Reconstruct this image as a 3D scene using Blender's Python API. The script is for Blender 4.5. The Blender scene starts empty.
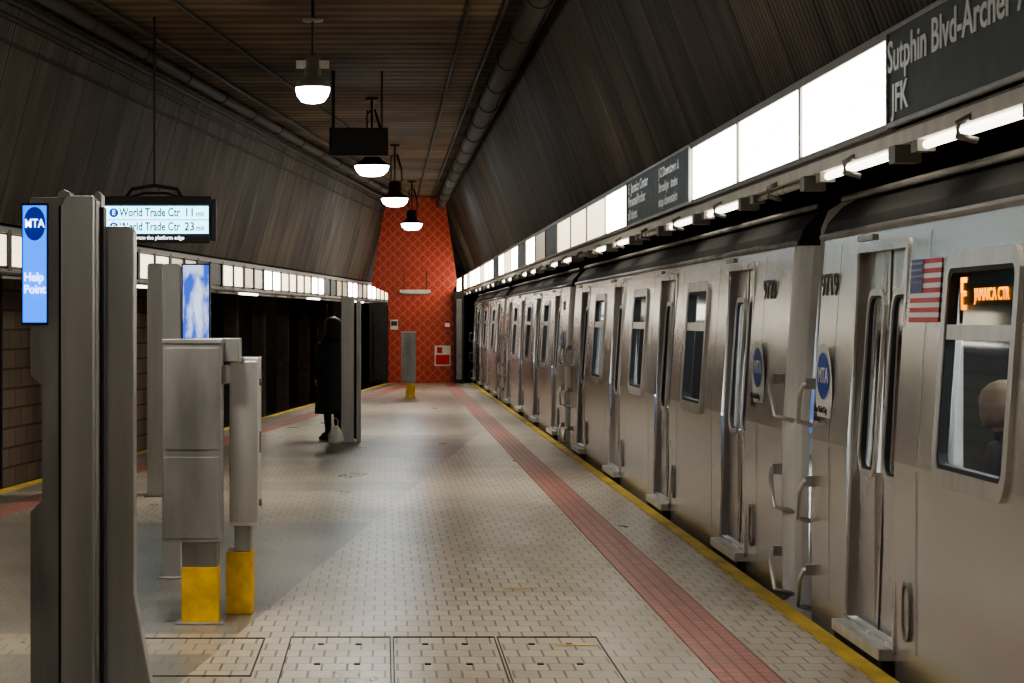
import bpy, math, random
from mathutils import Vector, Matrix
random.seed(4)
S = bpy.context.scene
K = 0.09
ANG = -math.atan(K)
F = 2550.0
CH = 1.65
S.view_settings.look = 'AgX - Medium High Contrast'

# ------------------------------------------------------------ node helpers
def newmat(name):
    m = bpy.data.materials.new(name); m.use_nodes = True
    nt = m.node_tree; b = nt.nodes['Principled BSDF']
    return m, nt, b
def nd(nt, t, **kw):
    n = nt.nodes.new(t)
    for k, v in kw.items():
        if k.startswith('i_'):
            key = k[2:]
            key = int(key) if key.isdigit() else key.replace('_', ' ')
            n.inputs[key].default_value = v
        else: setattr(n, k, v)
    return n
def math_(nt, op, a, b=None, clamp=False):
    n = nt.nodes.new('ShaderNodeMath'); n.operation = op; n.use_clamp = clamp
    for i, v in enumerate((a, b)):
        if v is None: continue
        if isinstance(v, (int, float)): n.inputs[i].default_value = v
        else: nt.links.new(v, n.inputs[i])
    return n.outputs[0]
def mixc(nt, fac, a, b, mode='MIX'):
    n = nt.nodes.new('ShaderNodeMix'); n.data_type = 'RGBA'; n.blend_type = mode
    for key, v in ((0, fac), (6, a), (7, b)):
        if isinstance(v, (int, float)): n.inputs[key].default_value = v
        elif isinstance(v, tuple): n.inputs[key].default_value = (v + (1,))[:4]
        else: nt.links.new(v, n.inputs[key])
    return n.outputs[2]
def coords(nt, scale=(1, 1, 1)):
    tc = nt.nodes.new('ShaderNodeTexCoord')
    mp = nt.nodes.new('ShaderNodeMapping'); mp.inputs['Scale'].default_value = scale
    nt.links.new(tc.outputs['Object'], mp.inputs[0])
    return mp.outputs[0]
def noise(nt, scale, vec, detail=4):
    n = nd(nt, 'ShaderNodeTexNoise', i_Scale=scale, i_Detail=detail)
    nt.links.new(vec, n.inputs['Vector']); return n.outputs['Fac']
def ramp(nt, fac, p0, p1, c0=(0, 0, 0), c1=(1, 1, 1)):
    r = nt.nodes.new('ShaderNodeValToRGB')
    r.color_ramp.elements[0].position = p0; r.color_ramp.elements[1].position = p1
    r.color_ramp.elements[0].color = c0 + (1,); r.color_ramp.elements[1].color = c1 + (1,)
    nt.links.new(fac, r.inputs[0]); return r.outputs[0]
def bump(nt, b, h, st=.3, dist=.02):
    n = nd(nt, 'ShaderNodeBump', i_Strength=st, i_Distance=dist)
    nt.links.new(h, n.inputs['Height']); nt.links.new(n.outputs[0], b.inputs['Normal'])

def simple(name, col, rough=.5, metal=0.0, var=.25, nscale=6, stretch=(1, 1, 1), rvar=.12, bmp=0.0):
    m, nt, b = newmat(name)
    v = coords(nt, stretch)
    f = noise(nt, nscale, v, 5)
    r = ramp(nt, f, .3, .7)
    d = tuple(c * (1 - var) for c in col); l = tuple(min(1, c * (1 + var * .6)) for c in col)
    nt.links.new(mixc(nt, r, d, l), b.inputs['Base Color'])
    nt.links.new(math_(nt, 'ADD', math_(nt, 'MULTIPLY', f, rvar * 2), rough - rvar, True), b.inputs['Roughness'])
    b.inputs['Metallic'].default_value = metal
    if bmp: bump(nt, b, f, bmp)
    return m
def emis(name, col, st, var=0.0):
    m, nt, b = newmat(name)
    b.inputs['Base Color'].default_value = col + (1,)
    b.inputs['Emission Color'].default_value = col + (1,)
    if var:
        f = noise(nt, 1.3, coords(nt), 2)
        s = math_(nt, 'MULTIPLY', math_(nt, 'ADD', math_(nt, 'MULTIPLY', f, var * 2), 1 - var), st)
        nt.links.new(s, b.inputs['Emission Strength'])
    else: b.inputs['Emission Strength'].default_value = st
    b.inputs['Roughness'].default_value = .3
    return m

STEEL = simple('brushed_steel', (.50, .49, .465), .34, .65, .3, 3, (1.5, 1, .15))
STEELD = simple('worn_steel', (.32, .31, .295), .40, .58, .4, 3, (1.5, 1, .4))
STEELL = simple('light_steel', (.68, .665, .64), .34, .6, .2, 6, (1, 1, .2))
BLACK = simple('black_plastic', (.012, .012, .013), .45, 0, .3)
RUBBER = simple('black_rubber', (.02, .02, .02), .6, 0, .3)
DARKM = simple('dark_painted_metal', (.03, .027, .024), .5, .3, .4)
TCOL = simple('tunnel_column_paint', (.13, .10, .075), .7, 0, .4)
YEL = simple('yellow_paint', (.74, .44, .01), .55, 0, .35, 9, (1, 1, 1), bmp=.15)
YELE = simple('worn_yellow_edge', (.60, .42, .06), .6, 0, .5, 3, (1, .4, 1), bmp=.1)
GREYP = simple('grey_paint', (.26, .24, .21), .5, .2, .25)
PALE = simple('pale_grey_paint', (.70, .69, .66), .5, .0, .3, 3, (1, 1, .3), .05)
WHITEP = simple('white_paint', (.72, .68, .60), .5, 0, .15)
PANEL_ON = emis('lit_diffuser', (1, .94, .83), 11.0, .1)
PANEL_MID = emis('cream_diffuser', (1, .82, .55), 2.2, .2)
PANEL_DIM = emis('dim_diffuser', (.75, .60, .42), .35, .3)
TUBE = emis('fluorescent_tube', (1, .92, .80), 5)
TUBEOFF = simple('unlit_tube', (.6, .56, .5), .3, 0, .1)
LAMPE = emis('lamp_glass', (.85, .96, 1.0), 45.0)
SIGNG = simple('sign_slate', (.040, .056, .056), .5, .0, .2)
LETTER = emis('sign_lettering', (.55, .54, .50), .12)
CONC = simple('track_concrete', (.05, .042, .034), .9, 0, .4, 3)
TUNDARK = simple('tunnel_dark_wall', (.038, .030, .023), .9, 0, .5, 1.5)  # near-black base, the tunnel's darkness put into the wall colour
DUCT = simple('duct_metal', (.048, .036, .026), .75, .0, .4, 2, (1, .4, 1))

def steel_train():
    m, nt, b = newmat('train_stainless')
    f = noise(nt, 1.1, coords(nt, (1, .6, .6)), 4)
    f2 = noise(nt, 2.2, coords(nt, (1, 5, .45)), 5)
    f3 = noise(nt, 6, coords(nt, (1, .12, 40)), 3)
    c = mixc(nt, ramp(nt, f, .30, .72), (.70, .685, .66), (.84, .83, .81))
    drip = ramp(nt, f2, .60, .70)
    tc = nt.nodes.new('ShaderNodeTexCoord'); sp = nt.nodes.new('ShaderNodeSeparateXYZ')
    nt.links.new(tc.outputs['Object'], sp.inputs[0])
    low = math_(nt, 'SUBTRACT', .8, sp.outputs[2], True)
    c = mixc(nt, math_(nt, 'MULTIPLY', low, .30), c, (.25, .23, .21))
    near_ = math_(nt, 'MULTIPLY', math_(nt, 'GREATER_THAN', sp.outputs[2], .40), math_(nt, 'LESS_THAN', sp.outputs[2], .93))
    c = mixc(nt, math_(nt, 'MULTIPLY', drip, math_(nt, 'ADD', math_(nt, 'MULTIPLY', near_, .15), .01)), c, (.95, .94, .92))
    nt.links.new(c, b.inputs['Base Color'])
    b.inputs['Metallic'].default_value = .78
    nt.links.new(math_(nt, 'ADD', math_(nt, 'MULTIPLY', f, .12), .19), b.inputs['Roughness'])
    bump(nt, b, f3, .03, .01)
    return m
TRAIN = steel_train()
TRDOOR = simple('train_door_steel', (.70, .68, .65), .26, .76, .15, 3, (1, 1.0, .5))
ROOFM = simple('train_roof', (.012, .010, .009), .7, .0, .4)

def glass():
    m = bpy.data.materials.new('train_glass'); m.use_nodes = True
    nt = m.node_tree; nt.nodes.clear()
    o = nt.nodes.new('ShaderNodeOutputMaterial'); mx = nt.nodes.new('ShaderNodeMixShader')
    t = nt.nodes.new('ShaderNodeBsdfTransparent'); t.inputs[0].default_value = (.62, .67, .70, 1)
    g = nt.nodes.new('ShaderNodeBsdfGlossy'); g.inputs[0].default_value = (.85, .9, .95, 1); g.inputs[1].default_value = .05
    lw = nt.nodes.new('ShaderNodeFresnel'); lw.inputs[0].default_value = 1.65
    nt.links.new(lw.outputs[0], mx.inputs[0]); nt.links.new(t.outputs[0], mx.inputs[1]); nt.links.new(g.outputs[0], mx.inputs[2])
    nt.links.new(mx.outputs[0], o.inputs[0]); return m
GLASS = glass()

def corrugated(name, dark, light):
    m, nt, b = newmat(name)
    tc = nt.nodes.new('ShaderNodeTexCoord'); sp = nt.nodes.new('ShaderNodeSeparateXYZ')
    nt.links.new(tc.outputs['Object'], sp.inputs[0])
    y, z = sp.outputs[1], sp.outputs[2]
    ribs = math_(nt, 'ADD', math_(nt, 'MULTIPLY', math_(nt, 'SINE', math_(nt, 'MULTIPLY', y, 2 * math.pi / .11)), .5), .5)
    wn = nt.nodes.new('ShaderNodeTexWhiteNoise'); wn.noise_dimensions = '1D'
    nt.links.new(math_(nt, 'FLOOR', math_(nt, 'DIVIDE', y, 1.22)), wn.inputs['W'])
    fr = math_(nt, 'FRACT', math_(nt, 'DIVIDE', y, 1.22))
    seam = math_(nt, 'LESS_THAN', fr, .05)
    f = noise(nt, 1.1, coords(nt, (.5, .8, .7)), 5)
    f2 = noise(nt, 2.2, coords(nt, (1, 1.3, .18)), 4)
    c = mixc(nt, ramp(nt, f, .3, .72), dark, light)
    c = mixc(nt, math_(nt, 'MULTIPLY', wn.outputs[0], .65), c, tuple(q * .40 for q in dark))
    c = mixc(nt, math_(nt, 'MULTIPLY', ramp(nt, f2, .48, .75), .45), c, tuple(min(1, q * 1.8) for q in light))
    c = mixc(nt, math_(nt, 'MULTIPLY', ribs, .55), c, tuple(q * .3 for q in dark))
    c = mixc(nt, math_(nt, 'MULTIPLY', seam, .85), c, (.006, .005, .004))
    nt.links.new(c, b.inputs['Base Color'])
    b.inputs['Roughness'].default_value = .68; b.inputs['Specular IOR Level'].default_value = .22
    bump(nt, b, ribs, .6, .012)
    return m
CORR = corrugated('corrugated_panels', (.062, .047, .033), (.165, .128, .092))

def ceilmat():
    m, nt, b = newmat('ceiling_boards')
    tc = nt.nodes.new('ShaderNodeTexCoord'); sp = nt.nodes.new('ShaderNodeSeparateXYZ')
    nt.links.new(tc.outputs['Object'], sp.inputs[0])
    ribs = math_(nt, 'ADD', math_(nt, 'MULTIPLY', math_(nt, 'SINE', math_(nt, 'MULTIPLY', sp.outputs[1], 2 * math.pi / .55)), .5), .5)
    f = noise(nt, .6, coords(nt, (.8, 1, 1)), 6)
    c = mixc(nt, ramp(nt, f, .32, .7), (.055, .034, .019), (.27, .18, .105))
    c = mixc(nt, math_(nt, 'MULTIPLY', ribs, .6), c, (.020, .012, .008))
    nt.links.new(c, b.inputs['Base Color']); b.inputs['Roughness'].default_value = .8; b.inputs['Specular IOR Level'].default_value = .2
    bump(nt, b, ribs, .4, .03)
    return m
CEIL = ceilmat()

def floormat():
    m, nt, b = newmat('platform_pavers')
    tc = nt.nodes.new('ShaderNodeTexCoord'); sp = nt.nodes.new('ShaderNodeSeparateXYZ')
    nt.links.new(tc.outputs['Object'], sp.inputs[0]); x, y = sp.outputs[0], sp.outputs[1]
    br = nt.nodes.new('ShaderNodeTexBrick'); br.offset = .5
    br.inputs['Scale'].default_value = 1; br.inputs['Brick Width'].default_value = .12; br.inputs['Row Height'].default_value = .25
    br.inputs['Mortar Size'].default_value = .0068; br.inputs['Mortar Smooth'].default_value = .3; br.inputs['Bias'].default_value = 0
    br.inputs['Color1'].default_value = (.54, .465, .355, 1); br.inputs['Color2'].default_value = (.44, .375, .285, 1); br.inputs['Mortar'].default_value = (.12, .095, .07, 1)
    nt.links.new(tc.outputs['Object'], br.inputs[0])
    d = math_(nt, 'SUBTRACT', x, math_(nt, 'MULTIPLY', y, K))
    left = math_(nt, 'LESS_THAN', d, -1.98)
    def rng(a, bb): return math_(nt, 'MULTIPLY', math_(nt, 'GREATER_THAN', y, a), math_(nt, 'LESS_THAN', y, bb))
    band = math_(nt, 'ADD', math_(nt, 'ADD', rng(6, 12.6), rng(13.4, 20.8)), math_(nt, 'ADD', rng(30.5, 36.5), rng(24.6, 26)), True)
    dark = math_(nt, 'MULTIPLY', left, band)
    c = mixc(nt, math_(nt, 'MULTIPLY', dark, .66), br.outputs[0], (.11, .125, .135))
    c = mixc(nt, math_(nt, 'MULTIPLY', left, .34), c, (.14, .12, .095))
    f = noise(nt, .8, coords(nt, (1.2, .3, 1)), 3)
    c = mixc(nt, math_(nt, 'MULTIPLY', ramp(nt, f, .38, .68), .42), c, (.21, .17, .12))
    f2 = noise(nt, 1.8, coords(nt, (1, .4, 1)), 3)
    c = mixc(nt, math_(nt, 'MULTIPLY', ramp(nt, f2, .48, .78), .25), c, (.14, .115, .085))
    nt.links.new(c, b.inputs['Base Color'])
    nt.links.new(math_(nt, 'ADD', math_(nt, 'MULTIPLY', f2, .18), .22), b.inputs['Roughness'])
    bump(nt, b, br.outputs[1], -.2, .004)
    return m
FLOORM = floormat()

def tactile():
    m, nt, b = newmat('red_tactile_strip')
    tc = nt.nodes.new('ShaderNodeTexCoord')
    br = nt.nodes.new('ShaderNodeTexBrick'); br.offset = 0
    for k, v in (('Scale', 1), ('Brick Width', .0725), ('Row Height', .145), ('Mortar Size', .008), ('Mortar Smooth', .4), ('Bias', 0)): br.inputs[k].default_value = v
    br.inputs['Color1'].default_value = (.45, .16, .12, 1); br.inputs['Color2'].default_value = (.36, .12, .09, 1); br.inputs['Mortar'].default_value = (.13, .045, .034, 1)
    nt.links.new(tc.outputs['Object'], br.inputs[0])
    f = noise(nt, 2.5, coords(nt, (1, .4, 1)), 5)
    c = mixc(nt, math_(nt, 'MULTIPLY', ramp(nt, f, .45, .75), .4), br.outputs[0], (.22, .145, .115))
    nt.links.new(c, b.inputs['Base Color']); b.inputs['Roughness'].default_value = .42
    bump(nt, b, br.outputs[1], -.4, .006)
    return m
TACT = tactile()

def redtile():
    m, nt, b = newmat('red_tile_wall')
    tc = nt.nodes.new('ShaderNodeTexCoord'); sp = nt.nodes.new('ShaderNodeSeparateXYZ'); nt.links.new(tc.outputs['Object'], sp.inputs[0])
    p = math_(nt, 'ADD', sp.outputs[0], sp.outputs[2]); q = math_(nt, 'SUBTRACT', sp.outputs[0], sp.outputs[2])
    def ln(v, per, w): return math_(nt, 'LESS_THAN', math_(nt, 'FRACT', math_(nt, 'DIVIDE', math_(nt, 'ADD', v, 50.0), per)), w)
    lines = math_(nt, 'MAXIMUM', ln(p, .26, .24), ln(q, .26, .24))
    grid = math_(nt, 'MAXIMUM', ln(sp.outputs[0], .13, .10), ln(sp.outputs[2], .13, .10))
    c = mixc(nt, lines, (.47, .048, .019), (.60, .12, .055))
    c = mixc(nt, math_(nt, 'MULTIPLY', grid, .5), c, (.22, .03, .015))
    f = noise(nt, 1.2, coords(nt), 4)
    c = mixc(nt, math_(nt, 'MULTIPLY', ramp(nt, f, .45, .7), .25), c, (.28, .035, .018))
    nt.links.new(c, b.inputs['Base Color']); b.inputs['Roughness'].default_value = .42
    return m
REDT = redtile()

def blockwall():
    m, nt, b = newmat('block_wall')
    tc = nt.nodes.new('ShaderNodeTexCoord'); sp = nt.nodes.new('ShaderNodeSeparateXYZ'); cb = nt.nodes.new('ShaderNodeCombineXYZ')
    nt.links.new(tc.outputs['Object'], sp.inputs[0]); nt.links.new(sp.outputs[1], cb.inputs[0]); nt.links.new(sp.outputs[2], cb.inputs[1])
    br = nt.nodes.new('ShaderNodeTexBrick'); br.offset = .5
    for k, v in (('Scale', 1), ('Brick Width', .8), ('Row Height', .3), ('Mortar Size', .02), ('Mortar Smooth', .2), ('Bias', 0)): br.inputs[k].default_value = v
    br.inputs['Color1'].default_value = (.27, .18, .11, 1); br.inputs['Color2'].default_value = (.19, .13, .08, 1); br.inputs['Mortar'].default_value = (.07, .045, .03, 1)
    nt.links.new(cb.outputs[0], br.inputs[0])
    nt.links.new(br.outputs[0], b.inputs['Base Color']); b.inputs['Roughness'].default_value = .7
    return m
BLOCK = blockwall()

# ------------------------------------------------------------ mesh builder
class MB:
    def __init__(s): s.v = []; s.f = []; s.m = []; s.mats = []; s.sm = []
    def mi(s, mat):
        if mat not in s.mats: s.mats.append(mat)
        return s.mats.index(mat)
    def add(s, vs, fs, mat, smooth=False):
        o = len(s.v); s.v += [tuple(p) for p in vs]; k = s.mi(mat)
        for f in fs: s.f.append([i + o for i in f]); s.m.append(k); s.sm.append(smooth)
    def box(s, x0, x1, y0, y1, z0, z1, mat):
        vs = [(x, y, z) for x in (x0, x1) for y in (y0, y1) for z in (z0, z1)]
        s.add(vs, [(0, 1, 3, 2), (4, 6, 7, 5), (0, 4, 5, 1), (2, 3, 7, 6), (0, 2, 6, 4), (1, 5, 7, 3)], mat)
    def quad(s, a, b, c, d, mat): s.add([a, b, c, d], [(0, 1, 2, 3)], mat)
    def prism_y(s, poly, y0, y1, mat):   # poly in XZ
        n = len(poly)
        vs = [(x, y0, z) for x, z in poly] + [(x, y1, z) for x, z in poly]
        fs = [tuple(range(n)), tuple(reversed(range(n, 2 * n)))] + [(i, i + n, (i + 1) % n + n, (i + 1) % n) for i in range(n)]
        s.add(vs, fs, mat)
    def tube(s, pts, r, mat, seg=10, caps=True, radii=None):
        pts = [Vector(p) for p in pts]; vs = []; fs = []
        for i, p in enumerate(pts):
            d = (pts[min(i + 1, len(pts) - 1)] - pts[max(i - 1, 0)]).normalized()
            up = Vector((0, 0, 1)) if abs(d.z) < .9 else Vector((1, 0, 0))
            u = d.cross(up).normalized(); w = d.cross(u).normalized()
            rr = radii[i] if radii else r
            for k in range(seg):
                a = 2 * math.pi * k / seg; vs.append(p + u * math.cos(a) * rr + w * math.sin(a) * rr)
        for i in range(len(pts) - 1):
            for k in range(seg):
                fs.append((i * seg + k, i * seg + (k + 1) % seg, (i + 1) * seg + (k + 1) % seg, (i + 1) * seg + k))
        if caps:
            fs.append(tuple(range(seg))); fs.append(tuple(range((len(pts) - 1) * seg, len(pts) * seg)))
        s.add(vs, fs, mat, True)
    def loft(s, rings, mat, seg=20, sm=True):  # rings (cx,cy,z,rx,ry)
        vs = []; fs = []
        for cx, cy, z, rx, ry in rings:
            for k in range(seg):
                a = 2 * math.pi * k / seg; vs.append((cx + rx * math.cos(a), cy + ry * math.sin(a), z))
        n = len(rings)
        for i in range(n - 1):
            for k in range(seg): fs.append((i * seg + k, i * seg + (k + 1) % seg, (i + 1) * seg + (k + 1) % seg, (i + 1) * seg + k))
        fs.append(tuple(reversed(range(seg)))); fs.append(tuple(range((n - 1) * seg, n * seg)))
        s.add(vs, fs, mat, sm)
    def rrect(s, y0, y1, z0, z1, r, n=5):
        out = []
        for cy, cz, a0 in ((y1 - r, z1 - r, 0), (y0 + r, z1 - r, 90), (y0 + r, z0 + r, 180), (y1 - r, z0 + r, 270)):
            for i in range(n + 1):
                a = math.radians(a0 + 90 * i / n); out.append((cy + r * math.cos(a), cz + r * math.sin(a)))
        return out
    def ringx(s, xf, y0, y1, z0, z1, r, w, xa, xb, mat):
        o = s.rrect(y0, y1, z0, z1, r); i_ = s.rrect(y0 + w, y1 - w, z0 + w, z1 - w, max(r - w, .01)); n = len(o)
        vs = []
        for (L, xo) in ((o, xa), (i_, xa), (i_, xb), (o, xb)): vs += [(xf(z) + xo, y, z) for y, z in L]
        fs = []
        for a in range(4):
            b = (a + 1) % 4
            for k in range(n): fs.append((a * n + k, a * n + (k + 1) % n, b * n + (k + 1) % n, b * n + k))
        s.add(vs, fs, mat)
    def discx(s, x, yc, zc, r, mat, rz=None, seg=24):
        rz = rz or r
        s.add([(x, yc + r * math.cos(2 * math.pi * k / seg), zc + rz * math.sin(2 * math.pi * k / seg)) for k in range(seg)], [tuple(range(seg))], mat)
    def build(s, name, parent=None, bevel=0, loc=None, rotz=None, recalc=True):
        me = bpy.data.meshes.new(name); me.from_pydata(s.v, [], s.f); me.update()
        for mt in s.mats: me.materials.append(mt)
        me.polygons.foreach_set('material_index', s.m); me.polygons.foreach_set('use_smooth', s.sm)
        if recalc:
            import bmesh
            bm = bmesh.new(); bm.from_mesh(me); bmesh.ops.recalc_face_normals(bm, faces=bm.faces); bm.to_mesh(me); bm.free()
        ob = bpy.data.objects.new(name, me); S.collection.objects.link(ob)
        if parent: ob.parent = parent
        if loc: ob.location = loc
        if rotz is not None: ob.rotation_euler[2] = rotz
        if bevel:
            md = ob.modifiers.new('bevel', 'BEVEL'); md.width = bevel; md.segments = 2; md.limit_method = 'ANGLE'; md.angle_limit = math.radians(50)
        return ob
def empty(name, loc=(0, 0, 0), rotz=0):
    e = bpy.data.objects.new(name, None); e.empty_display_size = .2; S.collection.objects.link(e)
    e.location = loc; e.rotation_euler[2] = rotz; return e
def text(name, body, size, loc, facing, mat, parent=None, align='LEFT', sx=1.0, ext=.002, off=.012):
    cu = bpy.data.curves.new(name, 'FONT'); cu.body = body; cu.size = size; cu.align_x = align; cu.align_y = 'CENTER'; cu.extrude = ext
    cu.resolution_u = 3; cu.offset = size * off
    ob = bpy.data.objects.new(name, cu); S.collection.objects.link(ob); cu.materials.append(mat)
    if facing == '-X': R = Matrix(((0, 0, -1), (-1, 0, 0), (0, 1, 0)))
    elif facing == '-Y': R = Matrix(((1, 0, 0), (0, 0, -1), (0, 1, 0)))
    ob.rotation_euler = R.to_euler(); ob.location = loc; ob.scale = (sx, 1, 1)
    if parent: ob.parent = parent
    return ob

def LX(a, y): return a + K * y

# ------------------------------------------------------------ shell
Y0, YE, YT = -6.0, 66.8, 84.0
m = MB()
pl = [(LX(-5.93, Y0), Y0), (2.32, Y0), (2.32, YE), (LX(-5.93, YE), YE)]
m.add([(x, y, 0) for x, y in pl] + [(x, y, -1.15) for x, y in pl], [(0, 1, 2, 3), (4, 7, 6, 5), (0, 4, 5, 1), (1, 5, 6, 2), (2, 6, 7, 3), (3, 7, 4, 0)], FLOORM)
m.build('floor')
m = MB(); m.box(-14, 7, Y0, 100, -1.3, -1.15, CONC); m.build('floor_trackbed')
m = MB(); m.box(1.53, 1.82, Y0, YE - .02, .0, .008, TACT); m.build('trim_tactile_right')
m = MB(); m.box(2.235, 2.325, Y0, YE - .02, -.06, .012, YELE); m.build('trim_platform_edge_right')
m = MB(); m.box(.50, .79, Y0, 66, .0, .008, TACT); m.build('trim_tactile_left', loc=(-5.93, 0, 0), rotz=ANG)
m = MB(); m.box(-.005, .10, Y0, 66.5, -.06, .012, YELE); m.build('trim_platform_edge_left', loc=(-5.93, 0, 0), rotz=ANG)
m = MB()
cp = [(LX(-5.93, Y0), Y0), (1.67, Y0), (1.67, YT), (LX(-5.93, YT), YT)]
m.add([(x, y, 4.87) for x, y in cp] + [(x, y, 5.0) for x, y in cp], [(0, 1, 2, 3), (4, 7, 6, 5), (0, 4, 5, 1), (1, 5, 6, 2), (2, 6, 7, 3), (3, 7, 4, 0)], CEIL)
m.build('ceiling')
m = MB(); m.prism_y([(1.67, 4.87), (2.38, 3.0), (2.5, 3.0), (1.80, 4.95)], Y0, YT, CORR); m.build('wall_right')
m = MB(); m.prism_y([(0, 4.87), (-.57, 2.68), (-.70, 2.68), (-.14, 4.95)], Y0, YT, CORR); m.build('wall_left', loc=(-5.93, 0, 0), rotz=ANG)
m = MB(); m.box(2.4, 5.9, Y0, 100, 3.0, 3.1, TUNDARK); m.build('ceiling_track_right')
m = MB(); m.box(5.6, 5.8, Y0, 100, -1.2, 3.0, TUNDARK); m.build('wall_track_right')
m = MB(); m.box(-3.9, -.60, Y0, 100, 2.75, 2.85, TUNDARK); m.build('ceiling_track_left', loc=(-5.93, 0, 0), rotz=ANG)
m = MB(); m.box(-3.5, -3.3, Y0, 58, -1.2, 2.8, BLOCK); m.build('wall_track_left', loc=(-5.93, 0, 0), rotz=ANG)
m = MB(); m.box(-5.2, -5.0, 58, 102, -1.2, 2.8, TUNDARK); m.box(-5.2, -3.3, 57.9, 58.1, -1.2, 2.8, TUNDARK); m.build('wall_tunnel_left', loc=(-5.93, 0, 0), rotz=ANG)
m = MB(); m.box(-14, 7, 99, 99.2, -1.2, 5, TUNDARK); m.build('wall_tunnel_end')
m = MB(); m.box(-3, 2.4, YT, YT + .2, 2.2, 5, TUNDARK); m.build('wall_dark_fill')  # added dark sheet closing the gaps, stands in for tunnel darkness
m = MB(); m.box(-13, 7, -6.3, -6.05, -1.2, 5.2, BLOCK); m.build('wall_back')
m = MB()
m.prism_y([(.08, -.05), (1.80, -.05), (1.80, 2.45), (1.90, 2.62), (1.56, 4.87), (.02, 4.87), (-.36, 2.55), (.08, 2.35)], YE, YE + .3, REDT)
m.build('wall_end')
m = MB(); m.box(1.80, 2.06, 66.4, 67.2, 0, 2.4, DARKM); m.box(1.86, 2.0, 66.35, 66.4, .1, 2.2, GREYP); m.build('column', bevel=.01)
m = MB(); m.box(-.42, .06, 66.4, 67.2, 0, 2.1, DARKM); m.box(-.30, -.05, 66.35, 66.4, .1, 2.0, DARKM); m.build('column', bevel=.01)
for i in range(11):
    m = MB(); yy = 36 + i * 4.6
    m.box(-3.1, -2.8, yy, yy + .05, -1.15, 2.75, TCOL); m.box(-3.1, -2.8, yy + .3, yy + .35, -1.15, 2.75, TCOL); m.box(-2.97, -2.93, yy, yy + .35, -1.15, 2.75, TCOL)
    m.build('tunnel_column', loc=(-5.93, 0, 0), rotz=ANG)
def rails(name, xs, **kw):
    m = MB()
    for x in xs:
        m.prism_y([(x - .07, -1.15), (x + .07, -1.15), (x + .07, -1.13), (x + .012, -1.11), (x + .012, -1.04), (x + .036, -1.03), (x + .036, -1.0), (x - .036, -1.0), (x - .036, -1.03), (x - .012, -1.04), (x - .012, -1.11), (x - .07, -1.13)], Y0, 98, STEELD)
    m.build(name, **kw)
rails('track_rails', (3.08, 4.52)); rails('track_rails', (-2.3, -.9), loc=(-5.93, 0, 0), rotz=ANG)
def duct(name, x, z, r, mat, **kw):
    m = MB(); m.tube([(x, Y0, z), (x, 66.7, z)], r, mat, 20)
    for i in range(24): m.tube([(x, Y0 + i * 3.0, z), (x, Y0 + .06 + i * 3.0, z)], r + .015, mat, 20)
    m.build(name, **kw)
duct('ceiling_duct', 1.46, 4.72, .13, DUCT)
duct('ceiling_duct', .40, 4.78, .075, DUCT, loc=(-5.93, 0, 0), rotz=ANG)
m = MB()
m.tube([(1.66, Y0, 4.80), (1.66, 66.7, 4.80)], .022, DUCT, 8)
m.tube([(1.22, Y0, 4.84), (1.22, 66.7, 4.84)], .022, DUCT, 8)
m.tube([(.85, Y0, 4.84), (.85, 66.7, 4.84)], .02, DUCT, 8)
m.build('ceiling_conduit')
m = MB()
m.tube([(.10, Y0, 4.74), (.10, 66, 4.74)], .035, DUCT, 8); m.tube([(.0, Y0, 4.62), (.0, 66, 4.62)], .028, DUCT, 8); m.tube([(-.07, Y0, 4.40), (-.07, 66, 4.40)], .02, DUCT, 8); m.tube([(.75, Y0, 4.82), (.75, 66, 4.82)], .03, DUCT, 8); m.tube([(1.5, Y0, 4.84), (1.5, 50, 4.84)], .02, DUCT, 8)
m.build('ceiling_conduit', loc=(-5.93, 0, 0), rotz=ANG)

# ------------------------------------------------------------ light bands
P = 2.49
def band_right():
    e = empty('light_box_band', (2.30, 0, 0))
    m = MB()
    m.box(.03, .22, Y0, 83.5, 2.5, 2.98, GREYP)
    m.box(-.01, .06, Y0, 83.5, 2.93, 2.975, GREYP)
    m.box(-.01, .06, Y0, 83.5, 2.515, 2.545, GREYP)
    m.box(.02, .20, Y0, 83.5, 2.44, 2.50, WHITEP)
    m.build('housing', e)
    m = MB()
    for n in range(-7, 28):
        a = 11.6 + n * P; b = a + P
        if n in (-1, -2, 3, 4): continue
        mat = {6: PANEL_MID, 7: PANEL_MID, 8: PANEL_MID, 9: SIGNG, 10: PANEL_DIM, 12: SIGNG, 14: PANEL_MID, 16: SIGNG, 19: PANEL_MID, 23: PANEL_MID, 25: SIGNG}.get(n, PANEL_ON)
        m.box(0, .04, a + .04, b - .04, 2.548, 2.928, mat)
        m.box(-.012, .05, a - .035, a + .035, 2.53, 2.95, GREYP)
    m.build('diffusers', e)
    m = MB()
    for n in range(-7, 28):
        a = 11.6 + n * P
        on = n % 3 != 1
        m.tube([(.07, a + .22, 2.418), (.07, a + P - .45, 2.418)], .02, TUBE if on else TUBEOFF, 8)
        for q in (a + .14, a + P - .37): m.box(.03, .11, q - .07, q + .07, 2.39, 2.45, GREYP)
        m.tube([(.03, a + 1.0, 2.46), (-.03, a + 1.0, 2.43), (-.03, a + 1.0, 2.38), (.05, a + 1.0, 2.36)], .016, STEELD, 6)
        m.box(.0, .12, a - .10, a + .04, 2.36, 2.44, GREYP)
    m.build('tubes', e)
band_right()
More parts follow.
